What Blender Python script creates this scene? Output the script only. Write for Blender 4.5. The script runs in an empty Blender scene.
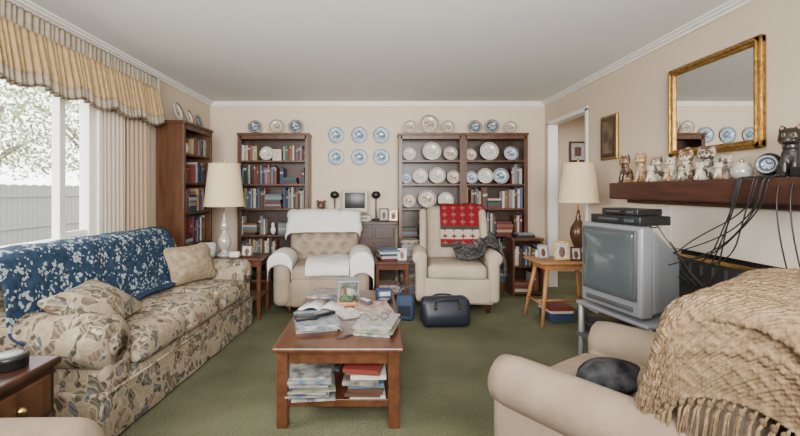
import bpy, bmesh, math, random
from mathutils import Vector, Matrix, noise
R = random.Random(11)
PI = math.pi
def TR(x=0,y=0,z=0): return Matrix.Translation((x,y,z))
def RX(a): return Matrix.Rotation(math.radians(a),4,'X')
def RY(a): return Matrix.Rotation(math.radians(a),4,'Y')
def RZ(a): return Matrix.Rotation(math.radians(a),4,'Z')

# ------------------------------------------------------------ materials
def new_mat(name, rough=.6, metal=0.0, spec=.4):
    m = bpy.data.materials.new(name); m.use_nodes = True
    nt = m.node_tree; b = nt.nodes['Principled BSDF']
    b.inputs['Roughness'].default_value = rough
    b.inputs['Metallic'].default_value = metal
    b.inputs['Specular IOR Level'].default_value = spec
    return m, nt, b
def nd(nt, typ, ins=None, **kw):
    n = nt.nodes.new(typ)
    for k, v in kw.items(): setattr(n, k, v)
    if ins:
        for k, v in ins.items():
            if isinstance(v, bpy.types.NodeSocket): nt.links.new(v, n.inputs[k])
            else: n.inputs[k].default_value = v
    return n
def mth(nt, op, a, b=0.0, c=0.0):
    return nd(nt, 'ShaderNodeMath', {0:a,1:b,2:c}, operation=op).outputs[0]
def mixc(nt, f, a, b):
    n = nt.nodes.new('ShaderNodeMix'); n.data_type='RGBA'
    for k, v in ((0,f),(6,a),(7,b)):
        if isinstance(v, bpy.types.NodeSocket): nt.links.new(v, n.inputs[k])
        elif k==0: n.inputs[k].default_value = v
        else: n.inputs[k].default_value = (*v,1) if len(v)==3 else v
    return n.outputs[2]
def coords(nt, kind='Object', scale=(1,1,1)):
    tc = nt.nodes.new('ShaderNodeTexCoord')
    return nd(nt,'ShaderNodeMapping',{'Vector':tc.outputs[kind],'Scale':scale}).outputs[0]
def ramp(nt, f, stops, interp='LINEAR'):
    n = nd(nt,'ShaderNodeValToRGB',{0:f}); cr=n.color_ramp; cr.interpolation=interp
    while len(cr.elements)<len(stops): cr.elements.new(.5)
    for e,(p,c) in zip(cr.elements, stops):
        e.position=p; e.color=(*c,1)
    return n.outputs[0]
def add_bump(nt, b, h, strength=.3, dist=.01):
    n = nd(nt,'ShaderNodeBump',{'Height':h,'Strength':strength,'Distance':dist})
    nt.links.new(n.outputs[0], b.inputs['Normal'])
def mat(name, col, rough=.6, metal=0, var=None, bump=None, spec=.4):
    m, nt, b = new_mat(name, rough, metal, spec)
    b.inputs['Base Color'].default_value = (*col,1)
    c = coords(nt)
    if var:
        n = nd(nt,'ShaderNodeTexNoise',{'Vector':c,'Scale':var[0],'Detail':3.0})
        f = ramp(nt, n.outputs[0], [(.35,col),(.65,var[1])])
        nt.links.new(f, b.inputs['Base Color'])
    if bump:
        n = nd(nt,'ShaderNodeTexNoise',{'Vector':c,'Scale':bump[0],'Detail':4.0})
        add_bump(nt,b,n.outputs[0],bump[1],.01)
    return m
def wood(name, c1, c2, rough=.35, scale=(12,1.2,12)):
    m, nt, b = new_mat(name, rough)
    c = coords(nt,'Object',scale)
    n = nd(nt,'ShaderNodeTexNoise',{'Vector':c,'Scale':2.2,'Detail':6.0,'Distortion':.6})
    f = ramp(nt,n.outputs[0],[(.3,c1),(.7,c2)])
    nt.links.new(f,b.inputs['Base Color'])
    add_bump(nt,b,n.outputs[0],.08,.005)
    return m
def floral(name):
    m, nt, b = new_mat(name,.85,spec=.1)
    c = coords(nt)
    nz = nd(nt,'ShaderNodeTexNoise',{'Vector':c,'Scale':7.0,'Detail':2.0})
    off = nd(nt,'ShaderNodeVectorMath',{0:nz.outputs['Color'],'Scale':.16},operation='SCALE').outputs[0]
    cc = nd(nt,'ShaderNodeVectorMath',{0:c,1:off},operation='ADD').outputs[0]
    mp = nd(nt,'ShaderNodeMapping',{'Vector':cc,'Scale':(1.0,1.5,1.0),'Rotation':(.6,.5,.7)}).outputs[0]
    v = nd(nt,'ShaderNodeTexVoronoi',{'Vector':mp,'Scale':12.5})
    e = nd(nt,'ShaderNodeTexVoronoi',{'Vector':mp,'Scale':12.5},feature='DISTANCE_TO_EDGE')
    sp = nd(nt,'ShaderNodeSeparateColor',{0:v.outputs['Color']})
    leafc = ramp(nt,sp.outputs[0],[(0,(.25,.195,.13)),(.16,(.10,.074,.046)),(.32,(.29,.235,.165)),(.46,(.065,.062,.043)),(.6,(.165,.105,.074)),(.72,(.07,.075,.08)),(.86,(.235,.19,.125))],'CONSTANT')
    wv = nd(nt,'ShaderNodeTexWave',{'Vector':mp,'Scale':13.0,'Distortion':3.0})
    leafc = mixc(nt, mth(nt,'MULTIPLY',wv.outputs['Fac'],.38), leafc, (.34,.285,.21))
    edge = mth(nt,'LESS_THAN',e.outputs['Distance'],.055)
    col = mixc(nt, edge, leafc, (.31,.255,.185))
    v2 = nd(nt,'ShaderNodeTexVoronoi',{'Vector':cc,'Scale':26.0})
    s2 = nd(nt,'ShaderNodeSeparateColor',{0:v2.outputs['Color']})
    k = mth(nt,'MULTIPLY',mth(nt,'GREATER_THAN',s2.outputs[1],.62),mth(nt,'LESS_THAN',v2.outputs['Distance'],.42))
    small = ramp(nt,s2.outputs[0],[(0,(.06,.052,.037)),(.4,(.37,.31,.235)),(.7,(.12,.10,.077))],'CONSTANT')
    col = mixc(nt,k,col,small)
    nt.links.new(col,b.inputs['Base Color'])
    fn = nd(nt,'ShaderNodeTexNoise',{'Vector':c,'Scale':220.0})
    add_bump(nt,b,fn.outputs[0],.15,.003)
    return m
def quilt(name):
    m, nt, b = new_mat(name,.85,spec=.1)
    c = coords(nt,'UV',(13,7,1))
    nz = nd(nt,'ShaderNodeTexNoise',{'Vector':c,'Scale':3.0,'Detail':3.0})
    off = nd(nt,'ShaderNodeVectorMath',{0:nz.outputs['Color'],'Scale':.35},operation='SCALE').outputs[0]
    cc = nd(nt,'ShaderNodeVectorMath',{0:c,1:off},operation='ADD').outputs[0]
    v = nd(nt,'ShaderNodeTexVoronoi',{'Vector':cc,'Scale':1.0,'Randomness':.5})
    v2 = nd(nt,'ShaderNodeTexVoronoi',{'Vector':cc,'Scale':4.2})
    ring = mth(nt,'LESS_THAN',v.outputs['Distance'],.38)
    hole = mth(nt,'GREATER_THAN',v.outputs['Distance'],.07)
    pet = mth(nt,'LESS_THAN',v2.outputs['Distance'],.43)
    f = mth(nt,'MULTIPLY',mth(nt,'MULTIPLY',ring,hole),pet)
    v3 = nd(nt,'ShaderNodeTexVoronoi',{'Vector':cc,'Scale':5.5})
    s3 = nd(nt,'ShaderNodeSeparateColor',{0:v3.outputs['Color']})
    f2 = mth(nt,'MULTIPLY',mth(nt,'LESS_THAN',v3.outputs['Distance'],.3),mth(nt,'GREATER_THAN',s3.outputs[0],.5))
    f = mth(nt,'MAXIMUM',f,f2)
    # narrow border along the hem
    uv = nt.nodes.new('ShaderNodeTexCoord'); su = nd(nt,'ShaderNodeSeparateXYZ',{0:uv.outputs['UV']})
    eb = mth(nt,'GREATER_THAN',su.outputs[0],.965); eb2 = mth(nt,'LESS_THAN',su.outputs[1],.05)
    f = mth(nt,'MULTIPLY',f,mth(nt,'SUBTRACT',1.0,mth(nt,'MAXIMUM',eb,eb2)))
    blue = ramp(nt,nz.outputs[0],[(.3,(.012,.025,.048)),(.7,(.027,.053,.095))])
    col = mixc(nt,f,blue,(.31,.35,.36))
    nt.links.new(col,b.inputs['Base Color'])
    q = nd(nt,'ShaderNodeTexNoise',{'Vector':c,'Scale':6.0,'Detail':4.0})
    add_bump(nt,b,q.outputs[0],.5,.012)
    return m
def carpet():
    m, nt, b = new_mat('carpet_green',.95,spec=.05)
    c = coords(nt)
    n1 = nd(nt,'ShaderNodeTexNoise',{'Vector':c,'Scale':1.6,'Detail':4.0})
    n2 = nd(nt,'ShaderNodeTexNoise',{'Vector':c,'Scale':110.0,'Detail':3.0})
    f = mth(nt,'ADD',mth(nt,'MULTIPLY',n1.outputs[0],.5),mth(nt,'MULTIPLY',n2.outputs[0],.5))
    col = ramp(nt,f,[(.38,(.074,.076,.042)),(.62,(.158,.158,.100))])
    nt.links.new(col,b.inputs['Base Color'])
    add_bump(nt,b,n2.outputs[0],.8,.012)
    return m
def plate_mat(name, c1, c2, rim, sc=6.0):
    m, nt, b = new_mat(name,.18,spec=.5)
    tc = nt.nodes.new('ShaderNodeTexCoord')
    uv = nd(nt,'ShaderNodeMapping',{'Vector':tc.outputs['UV'],'Location':(-.5,-.5,0)}).outputs[0]
    r = nd(nt,'ShaderNodeVectorMath',{0:uv},operation='LENGTH').outputs['Value']
    n = nd(nt,'ShaderNodeTexNoise',{'Vector':uv,'Scale':sc,'Detail':3.0})
    cen = mth(nt,'MULTIPLY',mth(nt,'LESS_THAN',r,.27),mth(nt,'GREATER_THAN',n.outputs[0],.47))
    ring = mth(nt,'MULTIPLY',mth(nt,'GREATER_THAN',r,.38),mth(nt,'LESS_THAN',r,.46))
    n3 = nd(nt,'ShaderNodeTexNoise',{'Vector':uv,'Scale':24.0})
    ring = mth(nt,'MULTIPLY',ring,mth(nt,'GREATER_THAN',n3.outputs[0],.42))
    col = mixc(nt,cen,c1,c2); col = mixc(nt,ring,col,rim)
    nt.links.new(col,b.inputs['Base Color'])
    return m
def crossblanket(name):
    m, nt, b = new_mat(name,.9,spec=.1)
    tc = nt.nodes.new('ShaderNodeTexCoord')
    s = nd(nt,'ShaderNodeSeparateXYZ',{0:tc.outputs['UV']})
    def fr(x,k): return mth(nt,'ABSOLUTE',mth(nt,'SUBTRACT',mth(nt,'FRACT',mth(nt,'MULTIPLY',x,k)),.5))
    fx, fy = fr(s.outputs[0],5.0), fr(s.outputs[1],11.0)
    a = mth(nt,'MULTIPLY',mth(nt,'LESS_THAN',fx,.06),mth(nt,'LESS_THAN',fy,.36))
    c = mth(nt,'MULTIPLY',mth(nt,'LESS_THAN',fy,.11),mth(nt,'LESS_THAN',fx,.26))
    band = mth(nt,'MULTIPLY',mth(nt,'GREATER_THAN',s.outputs[1],.10),mth(nt,'LESS_THAN',s.outputs[1],.22))
    rim = mth(nt,'MULTIPLY',mth(nt,'LESS_THAN',s.outputs[1],.26),mth(nt,'GREATER_THAN',s.outputs[1],.22))
    rim2 = mth(nt,'LESS_THAN',s.outputs[1],.04)
    f2 = mth(nt,'MAXIMUM',a,c)
    col = mixc(nt,mth(nt,'MULTIPLY',f2,.16),(.15,.009,.013),(.5,.4,.32))
    bc = mixc(nt,f2,(.36,.31,.24),(.13,.012,.016))
    col = mixc(nt,band,col,bc); col = mixc(nt,mth(nt,'MAXIMUM',rim,rim2),col,(.035,.04,.035))
    nt.links.new(col,b.inputs['Base Color'])
    n2 = nd(nt,'ShaderNodeTexNoise',{'Vector':tc.outputs['UV'],'Scale':60.0})
    add_bump(nt,b,n2.outputs[0],.4,.006)
    return m
def knitmat():
    m, nt, b = new_mat('knit_oatmeal',.95,spec=.05)
    c = coords(nt)
    n = nd(nt,'ShaderNodeTexNoise',{'Vector':c,'Scale':60.0,'Detail':3.0})
    col = ramp(nt,n.outputs[0],[(.35,(.15,.098,.056)),(.65,(.255,.18,.11))])
    nt.links.new(col,b.inputs['Base Color'])
    uv = coords(nt,'UV',(1,1,1))
    w1 = nd(nt,'ShaderNodeTexWave',{'Vector':uv,'Scale':46.0,'Distortion':1.0},bands_direction='DIAGONAL')
    add_bump(nt,b,mth(nt,'ADD',w1.outputs['Fac'],n.outputs[0]),.55,.006)
    return m

M = {}
M['wall'] = mat('wall_paint_beige',(.60,.495,.385),.85,bump=(60,.04),spec=.15)
M['ceil'] = mat('ceiling_paint',(.76,.76,.74),.9,bump=(90,.08),spec=.1)
M['trim'] = mat('trim_white',(.74,.72,.68),.45)
M['carpet'] = carpet()
M['darkwood'] = wood('walnut_dark',(.022,.009,.005),(.058,.022,.012),scale=(3,12,1.2))
M['case'] = wood('bookcase_cherry',(.052,.022,.010),(.11,.046,.021),scale=(10,10,1.2))
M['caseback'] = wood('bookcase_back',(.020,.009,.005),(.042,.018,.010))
M['cherry'] = wood('cherry_table',(.048,.018,.008),(.105,.040,.018),.28,(10,1.2,10))
M['pine'] = wood('honey_pine',(.24,.105,.036),(.35,.165,.06),.4)
M['mantel'] = wood('mantel_beam',(.028,.010,.006),(.07,.024,.013),.5,(14,1.5,14))
M['floral'] = floral('floral_upholstery')
M['quilt'] = quilt('blue_quilt_fabric')
M['beige'] = mat('beige_fabric',(.215,.165,.12),.9,var=(9,(.255,.20,.15)),bump=(180,.35),spec=.08)
M['beige2'] = mat('cream_fabric',(.33,.27,.205),.9,var=(6,(.38,.315,.245)),bump=(160,.3),spec=.08)
M['tan'] = mat('tan_recliner_fabric',(.26,.207,.15),.9,var=(7,(.31,.25,.185)),bump=(160,.3),spec=.08)
M['knit'] = knitmat()
M['white_cloth'] = mat('white_cloth',(.58,.565,.54),.9,bump=(40,.25),spec=.1)
M['pillow'] = mat('pillow_linen',(.31,.245,.165),.9,var=(24,(.20,.15,.095)),bump=(120,.3),spec=.1)
M['cross'] = crossblanket('red_cross_blanket')
M['charcoal'] = mat('charcoal_blanket',(.014,.014,.016),.95,var=(30,(.10,.096,.096)),bump=(80,.5),spec=.05)
M['blackwhite'] = mat('black_print_fabric',(.008,.008,.010),.8,var=(18,(.05,.05,.055)),bump=(80,.3),spec=.1)
M['valance'] = mat('valance_gold',(.41,.285,.145),.8,var=(25,(.34,.23,.115)),spec=.1)
M['valtop'] = mat('valance_header',(.34,.285,.215),.8,var=(25,(.27,.225,.17)),spec=.1)
M['valtrim'] = mat('valance_trim',(.12,.09,.065),.8,spec=.1)
M['drape'] = mat('drape_tan',(.40,.29,.20),.85,spec=.1)
M['sheer'] = mat('sheer_curtain',(.52,.44,.35),.85,spec=.1)
M['shade'] = mat('lampshade_cream',(.58,.465,.30),.8,spec=.1)
M['silver'] = mat('silver_plastic',(.20,.21,.23),.38,.3)
M['dgrey'] = mat('dark_grey_plastic',(.05,.05,.056),.45)
M['black'] = mat('black_plastic',(.010,.010,.011),.35)
M['screen'] = mat('crt_glass',(.055,.070,.075),.08,spec=.8)
M['brass'] = mat('brass',(.62,.42,.16),.28,1)
M['gold'] = mat('gilt_frame',(.44,.265,.075),.38,.85,var=(40,(.24,.13,.035)),bump=(60,.4))
M['mirror'] = mat('mirror_glass',(.9,.9,.9),.01,1)
M['porcelain'] = mat('porcelain_white',(.58,.56,.51),.15,spec=.6)
M['bronze'] = mat('bronze_lamp',(.08,.04,.02),.3,.4)
M['crystal'] = mat('crystal_lamp',(.40,.38,.34),.12,.2,spec=.8)
M['paper'] = mat('paper_white',(.50,.485,.46),.8,var=(50,(.30,.29,.275)))
M['news'] = mat('newsprint',(.32,.305,.28),.9,var=(70,(.15,.145,.14)))
M['pages'] = mat('page_edges',(.30,.265,.215),.9)
M['brick'] = mat('painted_brick',(.60,.53,.45),.8,bump=(30,.3))
M['soot'] = mat('firebox_soot',(.02,.018,.016),.9)
M['navy'] = mat('navy_leather',(.011,.014,.024),.42,bump=(90,.2))
M['bluebag'] = mat('blue_canvas',(.018,.036,.08),.7)
M['beigeplastic'] = mat('beige_plastic',(.42,.385,.32),.5)
M['leather'] = mat('brown_leather',(.10,.042,.022),.5)
M['green'] = mat('leaf_green',(.05,.12,.035),.6)
M['lawn'] = mat('lawn',(.18,.22,.12),.9,var=(3,(.27,.30,.19)))
M['fence'] = mat('fence_grey',(.20,.20,.205),.9)
M['foliage'] = mat('foliage',(.15,.19,.10),.9,var=(5,(.26,.31,.17)),bump=(20,1))
M['bark'] = mat('bark',(.12,.10,.085),.9)
M['p_blue'] = plate_mat('plate_blue',(.52,.55,.56),(.08,.15,.25),(.05,.11,.23))
M['p_wall'] = plate_mat('plate_delft',(.40,.47,.49),(.09,.17,.24),(.10,.19,.28),7)
M['p_dark'] = plate_mat('plate_cobalt',(.05,.078,.12),(.32,.36,.38),(.34,.30,.23),5)
M['p_rose'] = plate_mat('plate_rose',(.52,.48,.43),(.28,.18,.12),(.26,.165,.09),8)
M['p_white'] = plate_mat('plate_white',(.57,.55,.51),(.40,.38,.34),(.35,.29,.20),8)
BK=[]
for i,c in enumerate([(.13,.020,.015),(.018,.032,.085),(.36,.32,.255),(.06,.027,.016),(.014,.014,.017),(.027,.06,.04),(.27,.20,.11),(.16,.165,.18),(.06,.105,.16),(.43,.41,.37),(.16,.067,.032),(.09,.015,.027)]):
    BK.append(mat('book_cover_%d'%i,c,.55))
MG=[mat('magazine_%d'%i,c,.3,var=(22,c2)) for i,(c,c2) in enumerate([((.34,.33,.30),(.08,.08,.09)),((.06,.11,.16),(.28,.25,.23)),((.20,.06,.048),(.36,.32,.29)),((.06,.056,.05),(.22,.19,.16)),((.28,.24,.18),(.11,.14,.10))])]

# ------------------------------------------------------------ builder
def chaikin(pts, n=2):
    pts=[Vector(p) for p in pts]
    for _ in range(n):
        o=[pts[0]]
        for a,b in zip(pts,pts[1:]): o += [a*.75+b*.25, a*.25+b*.75]
        o.append(pts[-1]); pts=o
    return pts
class B:
    def __init__(s, T=None):
        s.bm=bmesh.new(); s.uv=s.bm.loops.layers.uv.new('UV'); s.mats=[]; s.M=T or Matrix()
    def mi(s,m):
        if m not in s.mats: s.mats.append(m)
        return s.mats.index(m)
    def add(s,verts,faces,m,smooth=False,T=None,uvs=None):
        X = s.M @ T if T is not None else s.M
        i=s.mi(m); vs=[s.bm.verts.new(X@Vector(v)) for v in verts]
        for f in faces:
            if len(set(f))<3: continue
            try: fc=s.bm.faces.new([vs[k] for k in f])
            except ValueError: continue
            fc.material_index=i; fc.smooth=smooth
            if uvs:
                for l,k in zip(fc.loops,f): l[s.uv].uv=uvs[k]
        return s
    def rbox(s,c,sz,m,r=.01,k=1,n=1,puff=(0,0,0),fn=None,T=None,smooth=True):
        c=Vector(c); h=[x/2 for x in sz]; r=min(r,min(h)*.999)
        L=[]
        for a in range(3):
            lo=[-h[a]+r*(i/k) for i in range(k+1)]
            if r<=0: lo=[-h[a]]
            hi=[-x for x in reversed(lo)]
            mid=[lo[-1]+(hi[0]-lo[-1])*j/n for j in range(1,n)]
            L.append(lo+mid+hi)
        V=[];idx={};F=[]
        def vert(p):
            key=(round(p[0],6),round(p[1],6),round(p[2],6))
            if key in idx: return idx[key]
            q=Vector([max(-h[a]+r,min(h[a]-r,p[a])) for a in range(3)])
            d=Vector(p)-q
            o=q+d.normalized()*r if d.length>1e-9 else q
            if any(puff):
                u=[min(1,abs(o[a])/h[a]) for a in range(3)]
                for a in range(3):
                    b_,c_=(a+1)%3,(a+2)%3
                    o[a]*=1+puff[a]*(1-u[b_]**2)*(1-u[c_]**2)
            o=o+c
            if fn: o=Vector(fn(o))
            idx[key]=len(V); V.append(o); return idx[key]
        for a in range(3):
            b_,c_=(a+1)%3,(a+2)%3
            for sg in (-1,1):
                for i in range(len(L[b_])-1):
                    for j in range(len(L[c_])-1):
                        q=[]
                        for (ii,jj) in ((i,j),(i+1,j),(i+1,j+1),(i,j+1)):
                            p=[0,0,0]; p[a]=sg*h[a]; p[b_]=L[b_][ii]; p[c_]=L[c_][jj]; q.append(vert(p))
                        if sg<0: q.reverse()
                        F.append(q)
        return s.add(V,F,m,smooth,T)
    def box(s,c,sz,m,T=None,bev=0.0):
        if bev>0: return s.rbox(c,sz,m,bev,1,1,T=T,smooth=False)
        x,y,z=c; a,b,d=sz[0]/2,sz[1]/2,sz[2]/2
        V=[(x+i*a,y+j*b,z+k*d) for i in(-1,1) for j in(-1,1) for k in(-1,1)]
        F=[(0,1,3,2),(4,6,7,5),(0,4,5,1),(2,3,7,6),(0,2,6,4),(1,5,7,3)]
        return s.add(V,F,m,False,T)
    def bb(s,x0,x1,y0,y1,z0,z1,m,bev=0.0,T=None):
        return s.box(((x0+x1)/2,(y0+y1)/2,(z0+z1)/2),(x1-x0,y1-y0,z1-z0),m,T,bev)
    def lathe(s,prof,m,T=None,seg=24,smooth=True,flute=0,nf=0):
        V=[];F=[];U=[];Rm=max(p[0] for p in prof) or 1
        for (r,z) in prof:
            for i in range(seg):
                a=2*PI*i/seg; rr=r*(1+flute*math.cos(nf*a)) if nf else r
                V.append((rr*math.cos(a),rr*math.sin(a),z)); U.append((.5+.5*r*math.cos(a)/Rm,.5+.5*r*math.sin(a)/Rm))
        for j in range(len(prof)-1):
            for i in range(seg):
                a,b=j*seg+i,j*seg+(i+1)%seg
                F.append((a,b,b+seg,a+seg))
        if prof[0][0]>1e-6: F.append(tuple(reversed(range(seg))))
        if prof[-1][0]>1e-6: F.append(tuple(range((len(prof)-1)*seg,len(prof)*seg)))
        return s.add(V,F,m,smooth,T,U)
    def cyl(s,c,r,h,m,T=None,seg=20,bev=.0):
        X=TR(*c) if T is None else T@TR(*c)
        e=bev or min(r,h)*.08
        return s.lathe([(0.0,-h/2),(r-e,-h/2),(r,-h/2+e),(r,h/2-e),(r-e,h/2),(0.0,h/2)],m,X,seg,False if seg<10 else True)
    def ell(s,c,r,m,T=None,seg=16,rings=10):
        X=TR(*c) if T is None else T@TR(*c)
        X=X@Matrix.Diagonal((r[0],r[1],r[2],1))
        pr=[(max(0,math.sin(PI*i/rings)),-math.cos(PI*i/rings)) for i in range(rings+1)]
        return s.lathe(pr,m,X,seg)
    def tube(s,pts,r,m,seg=6,T=None,smooth=True):
        pts=[Vector(p) for p in pts]; n=len(pts)
        rs=r if isinstance(r,(list,tuple)) else [r]*n
        if len(rs)!=n: rs=[rs[0]+(rs[-1]-rs[0])*i/(n-1) for i in range(n)]
        V=[];F=[]; t0=(pts[1]-pts[0]).normalized()
        up=Vector((0,0,1)) if abs(t0.z)<.9 else Vector((1,0,0))
        nr=t0.cross(up).normalized()
        for i,p in enumerate(pts):
            t=(pts[min(i+1,n-1)]-pts[max(i-1,0)]).normalized()
            nr=(nr-t*nr.dot(t)).normalized(); bn=t.cross(nr)
            for k in range(seg):
                a=2*PI*k/seg; V.append(p+(nr*math.cos(a)+bn*math.sin(a))*rs[i])
        for i in range(n-1):
            for k in range(seg):
                a,b=i*seg+k,i*seg+(k+1)%seg; F.append((a,b,b+seg,a+seg))
        F.append(tuple(reversed(range(seg)))); F.append(tuple(range((n-1)*seg,n*seg)))
        return s.add(V,F,m,smooth,T)
    def surf(s,fn,nu,nv,m,T=None,disp=None):
        P=[[Vector(fn(i/nu,j/nv)) for j in range(nv+1)] for i in range(nu+1)]
        V=[];U=[]
        for i in range(nu+1):
            for j in range(nv+1):
                p=P[i][j]
                if disp:
                    a=P[min(i+1,nu)][j]-P[max(i-1,0)][j]; b=P[i][min(j+1,nv)]-P[i][max(j-1,0)]
                    nn=a.cross(b)
                    if nn.length>1e-12: p=p+nn.normalized()*disp(i/nu,j/nv)
                V.append(p); U.append((i/nu,j/nv))
        F=[(i*(nv+1)+j,(i+1)*(nv+1)+j,(i+1)*(nv+1)+j+1,i*(nv+1)+j+1) for i in range(nu) for j in range(nv)]
        return s.add(V,F,m,True,T,U)
    def done(s,name,loc=(0,0,0),rz=0,parent=None,solid=0,remesh=0,recalc=True,sub=0):
        if recalc: bmesh.ops.recalc_face_normals(s.bm,faces=s.bm.faces)
        me=bpy.data.meshes.new(name); s.bm.to_mesh(me); s.bm.free()
        for m in s.mats: me.materials.append(m)
        o=bpy.data.objects.new(name,me); bpy.context.collection.objects.link(o)
        o.location=loc; o.rotation_euler=(0,0,math.radians(rz))
        if parent: o.parent=parent
        if solid:
            q=o.modifiers.new('Solidify','SOLIDIFY'); q.thickness=solid; q.offset=0
        if remesh:
            q=o.modifiers.new('Remesh','REMESH'); q.mode='VOXEL'; q.voxel_size=remesh; q.use_smooth_shade=True
        return o
def empty(name,loc=(0,0,0),rz=0):
    o=bpy.data.objects.new(name,None); bpy.context.collection.objects.link(o)
    o.location=loc; o.rotation_euler=(0,0,math.radians(rz)); o.empty_display_size=.1
    return o

# ------------------------------------------------------------ room shell
XL,XR,YB,H=-2.22,2.26,5.76,2.44
YF=-1.8
b=B(); b.bb(XL-.12,XR+.1,YF-.1,YB+.1,-.1,0,M['carpet']); b.done('floor')
b=B(); b.bb(XL-.12,XR+.1,YF-.1,YB+.1,H,H+.1,M['ceil']); b.done('ceiling')
b=B(); b.bb(XL-.12,XR+.1,YB,YB+.1,0,H,M['wall']); b.done('wall_back')
b=B(); b.bb(XL-.12,XR+.1,YF-.1,YF,0,H,M['wall']); b.done('wall_front')
WY0,WY1,WZ0,WZ1=.9,3.42,.86,2.16
b=B()
b.bb(XL-.12,XL,YF,WY0,0,H,M['wall']); b.bb(XL-.12,XL,WY1,YB,0,H,M['wall'])
b.bb(XL-.12,XL,WY0,WY1,0,WZ0,M['wall']); b.bb(XL-.12,XL,WY0,WY1,WZ1,H,M['wall']); b.done('wall_left')
DY0,DY1,DZ=4.62,5.62,2.12
b=B()
b.bb(XR,XR+.1,YF,DY0,0,H,M['wall']); b.bb(XR,XR+.1,DY1,YB,0,H,M['wall']); b.bb(XR,XR+.1,DY0,DY1,DZ,H,M['wall']); b.done('wall_right')
# hallway
b=B(); b.bb(XR+.1,4.2,3.4,6.7,-.1,0,M['carpet']); b.done('floor_hall')
b=B(); b.bb(XR+.1,4.2,3.4,6.7,H,H+.1,M['ceil']); b.done('ceiling_hall')
b=B(); b.bb(XR+.1,4.2,6.7,6.8,0,H,M['wall']); b.bb(4.2,4.3,3.4,6.8,0,H,M['wall']); b.bb(XR+.1,4.2,3.3,3.4,0,H,M['wall']); b.bb(XR,XR+.1,YB+.1,6.8,0,H,M['wall']); b.done('wall_hall')
# trim
def crown(nm,f):
    b=B()
    for (w,h0) in ((.058,.018),(.04,.036),(.02,.058)): f(b,w,h0)
    b.done(nm)
crown('trim_crown_back',lambda b,w,h0:b.bb(XL,XR,YB-w,YB,H-h0,H,M['trim'],.004))
crown('trim_crown_left',lambda b,w,h0:b.bb(XL,XL+w,YF,YB,H-h0,H,M['trim'],.004))
crown('trim_crown_right',lambda b,w,h0:b.bb(XR-w,XR,YF,YB,H-h0,H,M['trim'],.004))
b=B(); b.bb(XL,XR,YB-.015,YB,0,.1,M['trim'],.004); b.done('baseboard_back')
b=B(); b.bb(XL,XL+.015,YF,YB-.02,0,.1,M['trim'],.004); b.done('baseboard_left')
b=B(); b.bb(XR-.015,XR,3.75,DY0-.07,0,.1,M['trim'],.004); b.done('baseboard_right')
b=B()
b.bb(XR-.012,XR+.11,DY0-.035,DY0+.012,0,DZ+.02,M['trim'],.003)
b.bb(XR-.012,XR+.11,DY1-.012,DY1+.05,0,DZ+.02,M['trim'],.003)
b.bb(XR-.012,XR+.11,DY0-.035,DY1+.05,DZ-.012,DZ+.035,M['trim'],.003); b.done('trim_doorway')
# window
b=B(); x0,x1=XL-.1,XL-.02
b.bb(x0,x1+.035,WY0,WY1,WZ0,WZ0+.05,M['trim'],.004); b.bb(x0,x1,WY0,WY1,WZ1-.06,WZ1,M['trim'],.004)
for y in (WY0+.03,WY1-.03): b.bb(x0,x1,y-.03,y+.03,WZ0,WZ1,M['trim'],.004)
for y in (1.9,3.09): b.bb(x0+.01,x1-.01,y-.03,y+.03,WZ0,WZ1,M['trim'],.004)
b.bb(x0+.02,x1-.02,3.09,WY1,WZ0+.05,WZ0+.09,M['trim'],.003)
b.bb(XL-.02,XL+.05,WY0-.05,WY1+.05,WZ0-.03,WZ0+.0,M['trim'],.006)
for y in (WY0-.03,WY1+.03): b.bb(XL-.0,XL+.02,y-.035,y+.035,WZ0,WZ1+.06,M['trim'],.004)
b.done('window_1')

# curtains
def wavy(name,y0,y1,z0,z1,x,amp,n,m):
    b=B()
    b.surf(lambda u,v:(x+amp*math.sin(u*n*2*PI+.6*math.sin(v*2))*(.6+.4*(1-v)),y0+(y1-y0)*u,z0+(z1-z0)*v),int(n*14),8,m)
    return b.done(name,solid=.004)
wavy('curtain_sheer',3.42,3.70,.03,2.16,XL+.055,.018,5,M['sheer'])
wavy('curtain_panel',3.70,4.06,.03,2.18,XL+.065,.03,5,M['drape'])
b=B()
VL=3.34
def vx(u,amp,seed=0):
    n=u*70
    return amp*(math.sin(n*2*PI+1.6*math.sin(n*.9+seed))+.4*math.sin(n*4.3+seed))
def hem(u): return .045*abs(math.sin(u*9.0*PI))
b.surf(lambda u,v:(XL+.105+vx(u,.007),.8+VL*u,2.345-.13*v),900,4,M['valtop'])
b.surf(lambda u,v:(XL+.12+vx(u,.007+.015*v,1)+.03*v,.8+VL*u,2.225-(.24+hem(u))*v),900,8,M['valance'])
b.surf(lambda u,v:(XL+.148+vx(u,.021,1)+.008*v,.8+VL*u,2.225-(.235+hem(u))-.075*v),900,3,M['valtop'])
b.surf(lambda u,v:(XL+.158+vx(u,.022,1),.8+VL*u,2.225-(.308+hem(u))-.016*v),900,1,M['valtrim'])
b.surf(lambda u,v:(XL+.01+.13*u,.8+VL+.006*math.sin(u*20),2.34-.40*v),10,8,M['valtop'])
b.surf(lambda u,v:(XL+.01+.11*v,.8+VL*u,2.335),20,2,M['valtop'])
b.done('window_valance',solid=.004)

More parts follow.
